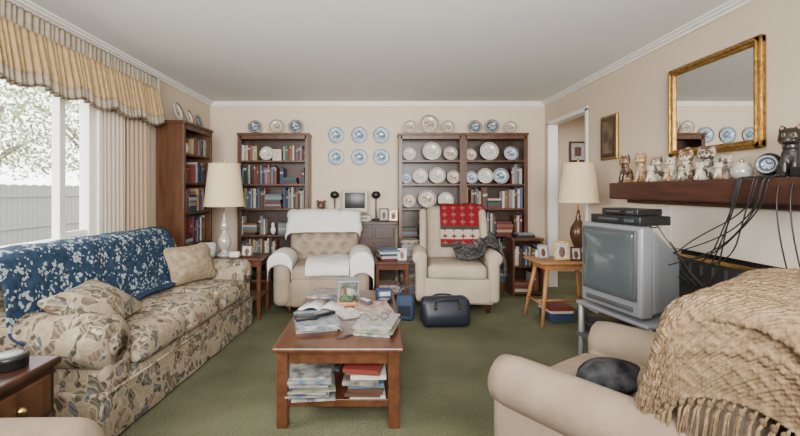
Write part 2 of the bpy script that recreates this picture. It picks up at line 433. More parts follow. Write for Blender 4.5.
# outside
b=B(); b.bb(-30,XL-.2,-10,40,-.3,-.1,M['lawn']); b.done('lawn')
b=B()
for i in range(150): b.bb(-9.03,-9.0,-2+i*.16,-2+i*.16+.15,-.1,1.4+.02*(i%2),M['fence'])
for z in (.3,1.1): b.bb(-9.0,-8.95,-2,22,z,z+.08,M['fence'])
b.done('garden_fence')
def tree(name,x,y,s):
    b=B(); b.tube([(0,0,-.099),(.1,.05,1.2*s),(0,.1,2.4*s),(.2,.3,3.4*s)],[.13*s,.10*s,.08*s,.05*s],M['bark'],8)
    for i in range(6): 
        a=i*1.05; b.tube([(0.02,.08,(1.6+.2*i)*s),(.5*math.cos(a)*s,.5*math.sin(a)*s,(2.2+.2*i)*s),(1.2*math.cos(a)*s,1.2*math.sin(a)*s,(2.6+.2*i)*s)],[.06*s,.04*s,.015*s],M['bark'],5)
    rr=random.Random(int(x*10+y))
    V=[];F=[]
    for i in range(4200):
        a=rr.uniform(0,2*PI); q=rr.random()**.5*2.0*s; z=(1.8+rr.random()*2.4)*s
        p=Vector((q*math.cos(a),q*math.sin(a),z)); d=Vector((rr.uniform(-1,1),rr.uniform(-1,1),rr.uniform(-1,1)))*.06*s; e=Vector((rr.uniform(-1,1),rr.uniform(-1,1),rr.uniform(-1,1)))*.06*s
        k=len(V); V+= [p,p+d,p+d+e,p+e]; F.append((k,k+1,k+2,k+3))
    b.add(V,F,M['foliage']); b.done(name,(x,y,0),recalc=False)
tree('garden_tree',-7.4,8.0,.85); tree('garden_tree',-7.8,11.5,1.0); tree('garden_tree',-7.0,4.0,1.0)

# ------------------------------------------------------------ bookcases
def bookcase(name,w,h,d,shelves,loc,rz,stile=.045):
    b=B()
    t=.025
    for sx in(-1,1):
        b.bb(sx*(w/2)-(t if sx>0 else 0),sx*(w/2)+(0 if sx>0 else t),0.012,d,0,h-.03,M['case'],.002)
        b.bb(sx*w/2-(stile if sx>0 else 0),sx*w/2+(0 if sx>0 else stile),0,.014,0,h-.03,M['case'],.002)
    b.bb(-w/2-.01,w/2+.01,-.012,d,h-.03,h,M['case'],.005)
    b.bb(-w/2+t,w/2-t,0,.016,h-.08,h-.03,M['case'],.002)
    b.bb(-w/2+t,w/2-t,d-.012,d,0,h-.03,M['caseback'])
    b.bb(-w/2+t,w/2-t,.0,.02,0,.08,M['case'],.002)
    for z in [.09]+shelves: b.bb(-w/2+t,w/2-t,.004,d-.012,z-.022,z,M['case'],.002)
    return b.done(name,loc,rz)
def fill_books(b,x0,x1,z,hm,d=.16,y=.03,lean=True,stackp=.10):
    x=x0
    while x<x1-.02:
        q=R.random()
        if q<stackp and x1-x>.24:
            n=R.randint(3,6); zz=z+.001
            w=R.uniform(.17,.22)
            for _ in range(n):
                t=R.uniform(.02,.04)
                if zz+t>z+hm: break
                wb=w*R.uniform(.85,1)
                b.bb(x,x+wb,y,y+d,zz,zz+t,R.choice(BK),.002); zz+=t
            x+=w+.012; continue
        t=R.uniform(.014,.034); hh=hm*R.uniform(.78,1.0); yy=y+R.uniform(0,.03)
        if x+t>x1: break
        m=R.choice(BK)
        b.bb(x,x+t,yy,yy+d,z+.001,z+hh,m,.003)
        if R.random()<.55:
            zz=z+hh*R.uniform(.55,.8); b.bb(x+.002,x+t-.002,yy-.0012,yy+.01,zz,zz+hh*.1,R.choice((BK[2],BK[6],BK[9])))
        x+=t+.001
        if R.random()<.02: x+=R.uniform(.02,.04)
def plate(b,Rr,m,T,seg=32):
    b.lathe([(0,0),(.55*Rr,0),(.62*Rr,.006),(Rr,.02),(Rr,.026),(.62*Rr,.013),(.55*Rr,.006),(0,.006)],m,T,seg)
def stand_plate(b,x,y,z,Rr,m,tilt=76):
    plate(b,Rr,m,TR(x,y,z+Rr*math.sin(math.radians(tilt))+.004)@RX(tilt))
    b.box((x,y+.03,z+.008),(.05,.06,.012),M['darkwood'])
def knick(b,x,y,z,h,kind):
    if kind==0: b.lathe([(0,0),(h*.22,0),(h*.3,h*.3),(h*.12,h*.7),(h*.18,h),(h*.12,h),(0,h*.8)],R.choice([M['porcelain'],M['bronze'],M['p_blue']]),TR(x,y,z),14)
    elif kind==1: b.ell((x,y,z+h*.35),(h*.22,h*.18,h*.35),M['porcelain'],seg=12,rings=8); b.ell((x,y-.01,z+h*.8),(h*.15,h*.14,h*.17),R.choice([M['porcelain'],M['leather']]),seg=12,rings=8)
    else:
        b.box((x,y,z+h/2),(h*.75,.015,h),M['brass'],TR()@Matrix(),.003); b.box((x,y-.008,z+h/2),(h*.6,.004,h*.84),R.choice([M['paper'],M['leather']]))
SH=[.36,.69,1.03,1.34,1.64]
# left-wall bookcase (front faces +X)
TL=(-1.92,4.67,0)
bookcase('bookcase',.74,1.96,.28,SH,TL,90)
b=B()
for i,z in enumerate([.09]+SH):
    hm=(SH+[1.92])[i]-z-.04
    if i==5:
        knick(b,-.25,.1,z,.16,0); knick(b,-.12,.1,z,.18,1); fill_books(b,-.02,.33,z,hm*.85,.16,.04)
    elif i==4: 
        stand_plate(b,-.23,.1,z,.09,M['p_rose']); knick(b,-.08,.1,z,.15,2); fill_books(b,.02,.33,z,hm*.9,.16,.04)
    else: fill_books(b,-.34,.33,z,hm,.17,.04)
b.done('book_row',TL,90)
b=B(); stand_plate(b,-.26,.12,1.96,.10,M['p_rose']); stand_plate(b,-.0,.12,1.96,.085,M['p_rose']); stand_plate(b,.24,.12,1.96,.08,M['p_dark']); b.done('display_plates',TL,90)
# back-left bookcase
TL=(-1.31,5.46,0)
bookcase('bookcase',.90,1.99,.28,SH,TL,0)
b=B()
for i,z in enumerate([.09]+SH):
    hm=(SH+[1.95])[i]-z-.04
    if i==5:
        fill_books(b,-.41,-.2,z,hm*.8); stand_plate(b,-.1,.1,z,.09,M['p_white']); knick(b,.03,.1,z,.15,2); fill_books(b,.12,.41,z,hm*.75)
    elif i==4:
        fill_books(b,-.41,.05,z,hm*.95); fill_books(b,.08,.41,z,hm*.85)
    elif i==2:
        fill_books(b,-.41,-.1,z,hm*.8,stackp=.5); knick(b,-.02,.1,z,.16,1); fill_books(b,.06,.41,z,hm*.85)
    else: fill_books(b,-.41,.41,z,hm)
b.done('book_row',TL,0)
for x,rr,mm in ((-.26,.085,'p_dark'),(.02,.095,'p_rose'),(.27,.09,'p_dark')):
    b=B(); stand_plate(b,0,0,0,rr,M[mm]); b.done('decorative_plate',(TL[0]+x,TL[1]+.12,1.992))
# right bookcases
pl=[M['p_white'],M['p_rose'],M['p_blue'],M['p_white']]
TA=(.70,5.46,0); TBc=(1.52,5.46,0)
bookcase('bookcase',.82,1.99,.28,SH,TA,0); bookcase('bookcase',.82,1.99,.28,SH,TBc,0)
b=B()
for z,row in ((SH[4],((-.27,.085,0),(.02,.12,0),(.26,.09,1))),(SH[3],((-.31,.07,2),(-.13,.10,0),(.09,.105,3),(.3,.085,1))),(SH[2],((-.28,.09,1),(-.04,.115,1),(.2,.10,0)))):
    for x,rr,k in row: stand_plate(b,x,.10,z,rr,pl[k])
b.done('plate_collection',TA,0)
b=B()
for z,row in ((SH[4],((-.30,.075,1),(-.06,.12,0),(.22,.09,2))),(SH[3],((-.29,.08,2),(-.11,.10,0),(.09,.10,2)))):
    for x,rr,k in row: stand_plate(b,x,.10,z,rr,pl[k])
b.done('plate_collection',TBc,0)
b=B()
fill_books(b,-.37,.37,SH[1],.29,stackp=.35); fill_books(b,-.37,.37,SH[0],.28,stackp=.3); fill_books(b,-.37,.37,.09,.23)
b.done('book_row',TA,0)
b=B()
fill_books(b,.21,.37,SH[3],.25,stackp=0); fill_books(b,-.37,.37,SH[2],.27,stackp=.05); fill_books(b,-.37,.37,SH[1],.29,stackp=.2); fill_books(b,-.37,.37,SH[0],.28); fill_books(b,-.37,.37,.09,.23)
b.done('book_row',TBc,0)
for x,rr,mm in ((.44,.085,'p_rose'),(.69,.125,'p_rose'),(.93,.085,'p_rose'),(1.28,.085,'p_dark'),(1.50,.09,'p_dark'),(1.74,.08,'p_rose')):
    b=B(); stand_plate(b,0,0,0,rr,M[mm]); b.done('decorative_plate',(x,5.57,1.992))
# wall plates
for u in (336,359,381):
    for v in (135,157):
        x=(u-376)/430*5.74; z=1.25-(v-191)/430*5.74
        b=B(); plate(b,.112,M['p_wall'],RX(90)); b.done('wall_plate',(x,5.755,z))
# small bookcase at right
b=B(); b.bb(-.19,.19,0,.3,.66,.69,M['case'],.004)
for x in(-.18,.155): b.bb(x,x+.025,.01,.3,0,.66,M['case'],.002)
b.bb(-.16,.16,.29,.3,0,.66,M['caseback'])
for z in(.05,.36): b.bb(-.16,.16,.01,.29,z-.02,z,M['case'],.002)
b.done('low_bookshelf',(1.80,5.08,0))
b=B(); fill_books(b,-.15,.15,.05,.26,stackp=.2); fill_books(b,-.15,.15,.36,.25,stackp=.2); b.bb(-.12,.1,.05,.25,.691,.72,BK[4],.003); b.bb(-.1,.1,.06,.24,.721,.74,BK[7],.003); b.done('book_row',(1.80,5.08,0))

# sideboard with doors
b=B(); w0,w1=-.83,.26
b.bb(w0,w1,5.3,5.74,.83,.87,M['darkwood'],.006); b.bb(w0+.02,w1-.02,5.33,5.73,.06,.83,M['darkwood'],.003)
for i in range(4):
    xa=w0+.04+i*.26; b.bb(xa,xa+.23,5.315,5.335,.12,.62,M['darkwood'],.004); b.bb(xa+.035,xa+.195,5.305,5.32,.17,.57,M['caseback'],.008)
    b.bb(xa,xa+.23,5.315,5.335,.66,.80,M['darkwood'],.004); b.ell((xa+.115,5.305,.73),(.012,.012,.012),M['brass']); b.ell((xa+.21,5.305,.4),(.01,.01,.01),M['brass'])
b.bb(w0+.02,w1-.02,5.34,5.72,0,.06,M['darkwood'])
b.done('sideboard')
b=B(Matrix.Diagonal((1.15,1.0,1.15,1)))
b.rbox((0,0,.03),(.36,.3,.06),M['beigeplastic'],.008); b.box((.08,-.152,.035),(.12,.004,.012),M['black']); b.box((-.1,-.152,.04),(.08,.004,.02),M['dgrey'])
b.cyl((0,0,.075),.08,.03,M['beigeplastic']); 
b.rbox((0,-.02,.215),(.29,.10,.25),M['beigeplastic'],.015,2); b.rbox((0,.09,.205),(.25,.16,.21),M['beigeplastic'],.03,2,fn=lambda p:Vector((p.x*(1-.9*max(0,p.y-.02)),p.y,.205+(p.z-.205)*(1-1.1*max(0,p.y-.02)))))
b.rbox((0,-.068,.225),(.225,.012,.175),M['black'],.005)
b.done('computer_monitor',(-.27,5.56,.871))
b=B(); b.rbox((0,0,.012),(.3,.12,.02),M['beigeplastic'],.005)
for i in range(12):
    for j in range(4): b.box((-.13+i*.0235,-.042+j*.026,.024),(.018,.02,.008),M['paper'])
b.done('keyboard',(-.24,5.36,.871))
for sx in(-.54,.0):
    b=B(); b.cyl((0,0,.01),.05,.02,M['black']); b.tube([(0,0,.02),(0,.02,.16),(0,0,.30)],.008,M['black'],8); b.ell((0,-.01,.33),(.06,.045,.05),M['black'],seg=14); b.done('desk_speaker',(sx,5.62,.871))
b=B(); b.ell((0,0,.08),(.07,.06,.085),M['leather']); b.ell((0,-.01,.2),(.055,.05,.055),M['leather'])
for s in(-1,1): b.ell((s*.045,0,.245),(.02,.012,.02),M['leather']); b.ell((s*.06,-.05,.03),(.025,.05,.025),M['leather']); b.ell((s*.07,-.02,.12),(.02,.03,.05),M['leather']); b.ell((s*.02,-.058,.21),(.006,.006,.006),M['black'])
b.ell((0,-.055,.19),(.02,.02,.015),M['pillow']); b.done('teddy_bear',(-.70,5.5,.871))
def frame(name,w,h,loc,rz,fm='brass',pic='paper',tilt=10):
    b=B(RX(-tilt))
    b.box((-w/2+.008,0,h/2),(.016,.014,h),M[fm],None,.003); b.box((w/2-.008,0,h/2),(.016,.014,h),M[fm],None,.003)
    b.box((0,0,.008),(w,.014,.016),M[fm],None,.003); b.box((0,0,h-.008),(w,.014,.016),M[fm],None,.003)
    b.box((0,.003,h/2),(w-.02,.006,h-.02),M[pic]); b.ell((0,0.0,h*.42),(w*.2,.004,h*.28),M['leather']); 
    b.box((0,.035,h*.3),(.03,.004,h*.6),M['darkwood'],RX(14))
    return b.done(name,loc,rz)
frame('photo_frame',.12,.16,(.10,5.42,.875),0,'darkwood'); frame('photo_frame',.1,.13,(.22,5.45,.875),-8); frame('photo_frame',.12,.15,(-.52,5.42,.875),8,'silver')
b=B()
for i in range(5): b.bb(-.08+R.uniform(0,.02),.09,-.1,.1,i*.026+.001,i*.026+.025,R.choice(MG),.002)
b.done('magazine_pile',(.14,5.62,.871))

# ------------------------------------------------------------ sofa
EM=M['floral']
def roll_arm(b,x,y0,y1,h,r,m,side,wd):
    b.rbox((x,(y0+y1)/2,h/2-.04),(wd,y1-y0,h-.1),m,.03,2,2)
    b.lathe([(0,0),(r*.8,0),(r*.96,.012),(r,.035),(r*1.02,(y1-y0)*.5),(r,(y1-y0)-.03),(r*.8,(y1-y0)),(0,(y1-y0))],m,TR(x+side*.03,y1,h-r)@RX(90),24)
    b.lathe([(0,0),(r*.45,0),(r*.5,.01),(0,.015)],m,TR(x+side*.03,y0-.004,h-r)@RX(90),16)
sofa=empty('floral_sofa',(-1.665,3.10,0),85.5)
b=B()
b.rbox((0,.0,.20),(1.86,.84,.22),EM,.03,2,2)
def skirtfn(p):
    return p+Vector((0,.004*math.sin(p.x*14)*(1 if p.z<.2 else 0),0))
b.rbox((0,-.42,.135),(1.94,.03,.25),EM,.008,1,40,fn=skirtfn); 
for s in(-1,1): b.rbox((s*.975,.0,.135),(.03,.84,.25),EM,.008,1,2)
b.tube([(-.97,-.438,.262),(.97,-.438,.262)],.006,EM,6)
b.done('base',parent=sofa)
b=B()
for i in range(3):
    cx=(-.5+i*.5); b.rbox((cx,-.13,.385),(.495,.66,.17),EM,.06,4,6,puff=(0,0.02,.22))
b.done('seat_cushions',parent=sofa)
b=B()
lean=lambda p:p+Vector((0,.28*(p.z-.45),0))
for i in range(3):
    cx=(-.5+i*.5); b.rbox((cx,.17,.66),(.495,.2,.42),EM,.08,4,6,puff=(0,.3,.03),fn=lean)
b.done('back_cushions',parent=sofa)
b=B()
b.rbox((0,.36,.46),(1.80,.14,.76),EM,.06,3,3,fn=lambda p:p+Vector((0,.0,.02*math.cos(p.x*1.6))))
b.done('back_frame',parent=sofa)
b=B()
roll_arm(b,-.86,-.42,.42,.62,.135,EM,-1,.2); roll_arm(b,.86,-.42,.42,.62,.125,EM,1,.2); b.done('arms',parent=sofa)
b=B()
for sx in(-.9,.9):
    for sy in(-.36,.36): b.cyl((sx,sy,.015),.03,.03,M['darkwood'])
b.done('feet',parent=sofa)

def drape(name,m,prof,x0,x1,hx,nu,nv,parent,amp=.01,disp=None,thick=.008,seed=0,skew=None):
    P=chaikin([(0,y,z) for y,z in prof],3)
    cum=[0]
    for a,c in zip(P,P[1:]): cum.append(cum[-1]+(c-a).length)
    L=cum[-1]
    def at(t):
        d=t*L
        for i in range(len(P)-1):
            if d<=cum[i+1] or i==len(P)-2:
                f=(d-cum[i])/max(1e-9,cum[i+1]-cum[i]); return P[i].lerp(P[i+1],min(1,f))
    cache={}
    def fn(u,v):
        k=round(v,5)
        if k not in cache: cache[k]=at(v)
        q=cache[k]; s=x0+(x1-x0)*u
        if skew: s+=skew*(v-.5)
        z=q.z; x=s
        if s>hx:
            e=s-hx; rr=.05
            if e<rr*1.57: x=hx+rr*math.sin(e/rr); z-=rr*(1-math.cos(e/rr))
            else: x=hx+rr+.02*math.sin(v*9+e*4); z-=rr+(e-rr*1.57)
        if s<-hx:
            e=-s-hx; rr=.05
            if e<rr*1.57: x=-hx-rr*math.sin(e/rr); z-=rr*(1-math.cos(e/rr))
            else: x=-hx-rr-.015*math.sin(v*9+e*4); z-=rr+(e-rr*1.57)
        return Vector((x,q.y,max(z,.03)))
    def dp(u,v):
        s=(x0+(x1-x0)*u)
        d=amp*(noise.noise(Vector((s*5,v*L*5,seed)))+.5*noise.noise(Vector((s*14,v*L*12,seed+3)))+.6)
        if disp: d+=disp(s,v*L)
        return d
    b=B(); b.surf(fn,nu,nv,m,disp=dp)
    o=b.done(name,solid=thick,recalc=False)
    return o,fn,L
def place(o,ref): o.location=ref.location; o.rotation_euler=ref.rotation_euler
o,_,_=drape('quilt_throw',M['quilt'],[(-.05,.505),(.04,.53),(.065,.62),(.13,.80),(.19,.90),(.27,.925),(.36,.925),(.435,.90),(.44,.72)],-.96,.60,2,90,50,None,amp=.014,skew=.16); place(o,sofa)
def pillow(name,m,w,h,t,T):
    b=B(T); 
    b.rbox((0,0,0),(w,t,h),m,t*.48,4,6,puff=(-.0,.55,0),fn=lambda p:Vector((p.x*(1-.10*(1-(abs(p.z)/(h/2))**2)),p.y*(.35+.65*max(0,1-(abs(p.x)/(w/2))**3)*max(0,1-(abs(p.z)/(h/2))**3)),p.z*(1-.10*(1-(abs(p.x)/(w/2))**2)))))
    return b.done(name)
SM=TR(-1.665,3.10,0)@RZ(85.5)
pillow('throw_pillow',M['pillow'],.48,.34,.15,SM@TR(.54,-.06,.64)@RZ(-22)@RX(-24))
pillow('throw_pillow',M['floral'],.60,.38,.13,SM@TR(-.64,-.12,.60)@RZ(14)@RX(-60))

# ------------------------------------------------------------ chairs
def dimple(p,cols,rows,z0,z1,w,depth=.02):
    d=0
    for j in range(rows):
        zz=z0+(z1-z0)*(j+.5)/rows
        n=cols if j%2==0 else cols-1
        for i in range(n):
            xx=-w/2+w*(i+.5+(0 if j%2==0 else .5))/cols
            r2=((p.x-xx)**2+(p.z-zz)**2)
            d+=math.exp(-r2/.0012)
    return d*depth
# recliner
rec=empty('recliner_armchair',(-.58,4.74,0),4); m=M['tan']
b=B(); b.rbox((0,.0,.2),(.78,.74,.26),m,.04,2,2); b.rbox((0,-.36,.22),(.62,.08,.3),m,.035,3,3,puff=(0,.4,0)); b.done('base',parent=rec)
b=B(); b.rbox((0,-.1,.40),(.62,.60,.17),m,.06,4,8,puff=(0,.02,.2)); b.done('seat',parent=rec)
b=B()
def rb(p):
    q=p+Vector((0,.25*(p.z-.4),0))
    if p.y<.25: q.y+=dimple(p,5,4,.46,.90,.70,.06)
    q.x*=1+.10*math.sin((p.z-.4)*PI/.6)
    return q
b.rbox((0,.27,.68),(.72,.24,.58),m,.09,4,30,puff=(0,.25,0),fn=rb)
for j in range(4):
    zz=.46+.44*(j+.5)/4; n=5 if j%2==0 else 4
    for i in range(n):
        xx=-.35+.70*(i+.5+(0 if j%2==0 else .5))/5
        b.ell((xx,.15+.25*(zz-.4),zz),(.011,.011,.011),m,seg=8,rings=6)
b.done('back',parent=rec)
b=B()
for s in(-1,1):
    b.rbox((s*.40,-.04,.33),(.17,.74,.5),m,.07,4,4,puff=(0.1,0,.0)); b.rbox((s*.41,-.08,.53),(.21,.68,.15),m,.07,4,4,puff=(0,0,.1))
b.done('arms',parent=rec)
b=B()
for sx in(-.33,.33):
    for sy in(-.3,.3): b.cyl((sx,sy,.035),.025,.07,M['darkwood'])
b.done('feet',parent=rec)
o,_,_=drape('white_throw',M['white_cloth'],[(.105,.78),(.145,.88),(.20,1.00),(.30,1.02),(.42,1.0),(.47,.95),(.48,.75)],-.43,.45,.35,60,50,None,amp=.026,seed=5,skew=.05); place(o,rec)
for s,y1,yb in((-1,-.42,-.05),(1,-.44,.15)):
    b=B(); 
    def af(u,v,s=s,y1=y1,yb=yb):
        y=yb+(y1-yb)*min(1,v*1.3)
        # rounded wrap over the arm cross-section
        a=(u-.5)*PI*1.12; x=s*.41+.118*math.sin(a); z=.535+.098*math.cos(a)
        if abs(u-.5)>.44: z-=(abs(u-.5)-.44)*.9
        if v>.77: z-=(v-.77)*(.9 if s>0 else .5); y-=.014
        return (x,y,z)
    b.surf(af,30,50,M['white_cloth'],disp=lambda u,v:-.010*(noise.noise(Vector((u*3,v*5,7)))+.4))
    o=b.done('armrest_cover',solid=.006,recalc=False); place(o,rec)
o,_,_=drape('seat_cloth',M['white_cloth'],[(-.428,.40),(-.43,.44),(-.42,.47),(-.34,.525),(-.1,.53),(.02,.53)],-.16,.28,.5,40,40,None,amp=.016,seed=9); place(o,rec)

# wingback chair
wing=empty('wingback_armchair',(.86,4.74,0),-5); m=M['beige2']
b=B(); b.rbox((0,-.0,.225),(.74,.74,.27),m,.03,2,2); b.rbox((0,-.37,.235),(.66,.04,.25),m,.015,2,2); b.done('base',parent=wing)
b=B(); b.rbox((0,-.10,.42),(.60,.62,.15),m,.055,4,8,puff=(0,.02,.2)); b.done('seat_cushion',parent=wing)
b=B(); b.rbox((0,.28,.74),(.60,.18,.64),m,.08,4,8,puff=(0,.35,0.04),fn=lambda p:p+Vector((0,.2*(p.z-.45),0))); b.done('back',parent=wing)
b=B()
for s in(-1,1):
    b.rbox((s*.365,-.04,.34),(.12,.70,.46),m,.05,3,3)
    b.lathe([(0,0),(.06,0),(.075,.015),(.08,.04),(.075,.68),(.06,.70),(0,.70)],m,TR(s*.38,.32,.56)@RX(90),20)
    def wf(p,s=s):
        t=(p.z-.6)/.42
        y=p.y
        if y<.2: y=y+.05+.10*max(0,(t-.25))**1.5+.05*math.sin(max(0,min(1,t))*PI)*-1
        return Vector((p.x+s*.05*(.3-p.y)*1.2,y+.18*(p.z-.45),p.z-.0))
    b.rbox((s*.32,.14,.80),(.08,.32,.48),m,.039,4,6,fn=wf)
b.done('arms_and_wings',parent=wing)
b=B()
for sx in (-.32,.32):
    for sy in(-.3,.3): b.lathe([(0,0),(.018,0),(.03,.09),(.03,.1),(0,.1)],M['darkwood'],TR(sx,sy,0),10)
b.done('legs',parent=wing)
o,_,_=drape('cross_pattern_blanket',M['cross'],[(.08,.62),(.165,.82),(.215,.98),(.28,1.085),(.36,1.095),(.46,1.06),(.475,.8)],-.14,.37,.32,50,70,None,amp=.014,seed=2); place(o,wing)
o,_,_=drape('charcoal_blanket',M['charcoal'],[(-.26,.53),(-.2,.545),(-.1,.56),(.0,.57),(.1,.6),(.12,.68)],.0,.60,.40,50,40,None,amp=.05,seed=4,thick=.02); place(o,wing)
for v in o.data.vertices:
    if v.co.x>.26 and v.co.z>.4: v.co.z+=.11*min(1,(v.co.x-.26)/.06)*(1 if v.co.x<.42 else .9)

# foreground armchair + knitted throw
fc=empty('beige_armchair',(1.045,1.62,0),216); m=M['beige']
b=B(); b.rbox((0,-.02,.2),(.74,.76,.3),m,.04,2,2); b.done('base',parent=fc)
b=B(); b.rbox((0,-.14,.40),(.54,.56,.15),m,.055,4,6,puff=(0,.02,.2)); b.done('seat_cushion',parent=fc)
b=B(); 
def fb(p): return p+Vector((0,.2*(p.z-.3),-.35*max(0,abs(p.x)-.2)**1.6))
b.rbox((0,.21,.58),(.70,.24,.68),m,.09,4,8,puff=(0,.15,.03),fn=fb); b.done('back',parent=fc)
b=B()
for s in(-1,1):
    b.rbox((s*.36,-.06,.29),(.16,.72,.46),m,.06,4,3)
    b.lathe([(0,0),(.05,0),(.078,.008),(.092,.024),(.099,.05),(.099,.6),(.09,.66),(0,.68)],m,TR(s*.375,.26,.505)@RX(90),32)
b.done('arms',parent=fc)
b=B()
for sx in(-.3,.3):
    for sy in(-.32,.3): b.cyl((sx,sy,.03),.025,.06,M['darkwood'])
b.done('feet',parent=fc)
def knitdisp(s,l):
    c=s/.15; k=c-math.floor(c); 
    if k<.38:
        q=k/.38; ph=2*PI*l/.075
        a1=math.cos((q-.5-.2*math.sin(ph))*PI*2.0); a2=math.cos((q-.5+.2*math.sin(ph))*PI*2.0)
        h=.008*max(0,a1,a2)
    elif k<.45 or k>.93: h=0
    else:
        a=abs(math.sin((s+l)*PI/.05)); d=abs(math.sin((s-l)*PI/.05)); h=.0055*max(1-a*1.5,1-d*1.5,0)
    return h+.0012*math.sin(l*2*PI/.011)
kp=[(.10,.60),(.125,.68),(.155,.80),(.185,.915),(.27,.955),(.40,.955),(.485,.91),(.495,.78),(.47,.6),(.44,.42),(.42,.34)]
o,kf,kL=drape('knitted_throw',M['knit'],kp,-.33,.62,.335,260,320,None,amp=.008,disp=knitdisp,thick=.006,seed=1,skew=-.05)
place(o,fc)
b=B(); rr=random.Random(3)
def tas(p,out,L0=.12):
    for _ in range(4):
        L=rr.uniform(L0*.85,L0*1.15); dx=rr.uniform(-.012,.012); dy=rr.uniform(-.012,.012)
        b.tube([p,p+Vector((dx*.4,dy*.4,-.03))+out*.5,p+Vector((dx,dy,-L))+out],[.0034,.003,.002],M['knit'],5)
    b.ell(p+Vector((0,0,-.012))+out*.3,(.008,.008,.011),M['knit'],seg=8,rings=6)
for i in range(50):
    u=i/49
    p=kf(u,1.0); tas(Vector(p),Vector((0,.02,0)))
    p=kf(u,0.0)
    if p.x<.33: tas(Vector(p)+Vector((0,-.012,0)),Vector((0,-.05,0)),.11)
    else: tas(Vector(p)+Vector((0,-.012,0)),Vector((.02,-.10,0)),.10)
for i in range(56):
    p=kf(1.0,i/55)
    if p.z>.16: tas(Vector(p)+Vector((.014,0,0)),Vector((.05,-.02,0)),.17)
o=b.done('throw_fringe'); place(o,fc)
pillow('dark_cushion',M['blackwhite'],.27,.24,.09,TR(1.045,1.62,0)@RZ(216)@TR(.12,-.12,.535)@RZ(20)@RX(-76))

# foreground-left armchair
lc=empty('beige_armchair',(-1.16,.79,0),93)
b=B(); b.rbox((0,-.02,.2),(.74,.76,.3),M['beige'],.04,2,2); b.rbox((0,-.12,.41),(.52,.56,.15),M['beige'],.05,3,3,puff=(0,0,.2)); b.rbox((0,.27,.6),(.70,.2,.7),M['beige'],.08,3,3); 
for s in(-1,1): b.rbox((s*.36,-.06,.335),(.18,.74,.57),M['beige'],.085,6,5,puff=(0,0,.03))
for sx in(-.3,.3):
    for sy in(-.32,.3): b.cyl((sx,sy,.03),.025,.06,M['darkwood'])
b.done('body',parent=lc)

# ------------------------------------------------------------ tables
ct=empty('coffee_table',(-.20,2.90,0),0); m=M['cherry']
b=B(); hw,hd=.345,.66
b.bb(-hw,hw,-hd,hd,.405,.43,m,.008); b.bb(-hw+.02,hw-.02,-hd+.02,hd-.02,.395,.406,m)
b.bb(-hw+.05,hw-.05,-hd+.05,-hd+.07,.33,.397,m,.003); b.bb(-hw+.05,hw-.05,hd-.07,hd-.05,.33,.397,m,.003)
for s in(-1,1):
    b.box((s*(hw-.055),0,.363),(.02,2*hd-.1,.068),m,None,.003)
    for t in(-1,1): b.box((s*(hw-.05),t*(hd-.05),.2),(.06,.06,.40),m,None,.005)
b.bb(-hw+.04,hw-.04,-hd+.05,hd-.05,.115,.14,m,.004); b.bb(-hw+.07,hw-.07,-hd+.04,-hd+.055,.105,.145,m,.003)
b.done('frame',parent=ct)
def stack(name,loc,w,d,n,ms,rz=0,t=(.006,.014),jit=.02,page=True,ang=6):
    b=B(); z=0.001
    for i in range(n):
        tt=R.uniform(*t); a=R.uniform(-ang,ang); dx,dy=R.uniform(-jit,jit),R.uniform(-jit,jit); mm=R.choice(ms)
        T=TR(dx,dy,z)@RZ(a)
        if page and tt>.012:
            b.box((0,0,tt*.5),(w-.006,d-.006,tt*.7),M['pages'],T); b.box((0,0,tt*.09),(w,d,tt*.18),mm,T); b.box((0,0,tt*.90),(w,d,tt*.18),mm,T); b.box((-w/2+.002,0,tt/2),(.004,d,tt),mm,T); b.box((0,-d/2+.002,tt/2),(w,.003,tt),mm,T)
        else: b.box((0,0,tt/2),(w,d,tt*.96),mm,T)
        z+=tt
    b.done(name,loc,rz); return z
NW=[M['news'],M['paper'],M['news']]+MG
z=stack('magazine_stack',(-.36,2.62,.431),.24,.30,6,[MG[0],MG[3],M['news'],MG[1]],12)
b=B(); b.rbox((0,0,.011),(.05,.17,.02),M['black'],.006,2)
for i in range(5):
    for j in range(3): b.box((-.014+j*.014,-.06+i*.022,.023),(.009,.012,.004),M['silver'])
b.done('remote_control',(-.33,2.64,.433+z),-50)
b=B(); b.rbox((0,0,.011),(.045,.15,.02),M['dgrey'],.006,2)
for i in range(5):
    for j in range(3): b.box((-.013+j*.013,-.05+i*.02,.022),(.008,.011,.004),M['paper'])
b.done('remote_control',(-.08,2.98,.433+.046),35)
b=B(); b.rbox((0,0,.012),(.13,.07,.024),M['black'],.008,2); b.box((0,0,.026),(.1,.05,.003),M['dgrey']); b.done('eyeglasses_case',(-.42,2.57,.433+z),20)
zn=stack('newspaper_stack',(-.0,2.56,.431),.22,.28,5,[M['news'],MG[0],MG[4]],-14,ang=3)
z2=stack('magazine_stack',(-.01,2.91,.431),.20,.27,4,[M['paper'],M['news'],MG[2],MG[1]],8,(.0105,.0115))
b=B()
def pg(s):
    b.surf(lambda u,v:(s*u*.15,-.11+.22*v,.004+.025*math.sin(min(1,u*1.3)*PI)**.7*(1-u*.4)),12,2,M['paper'])
pg(1); pg(-1); b.bb(-.155,.155,-.115,.115,0,.003,M['bluebag']); b.done('open_book',(-.37,3.03,.431),-10,solid=.004)
stack('letter_pile',(-.20,2.86,.431),.15,.2,3,[M['paper']],30,(.002,.004),.03,False)
stack('magazine_stack',(-.36,3.36,.431),.22,.27,4,[MG[2],MG[3],MG[1]],75,(.008,.0115))
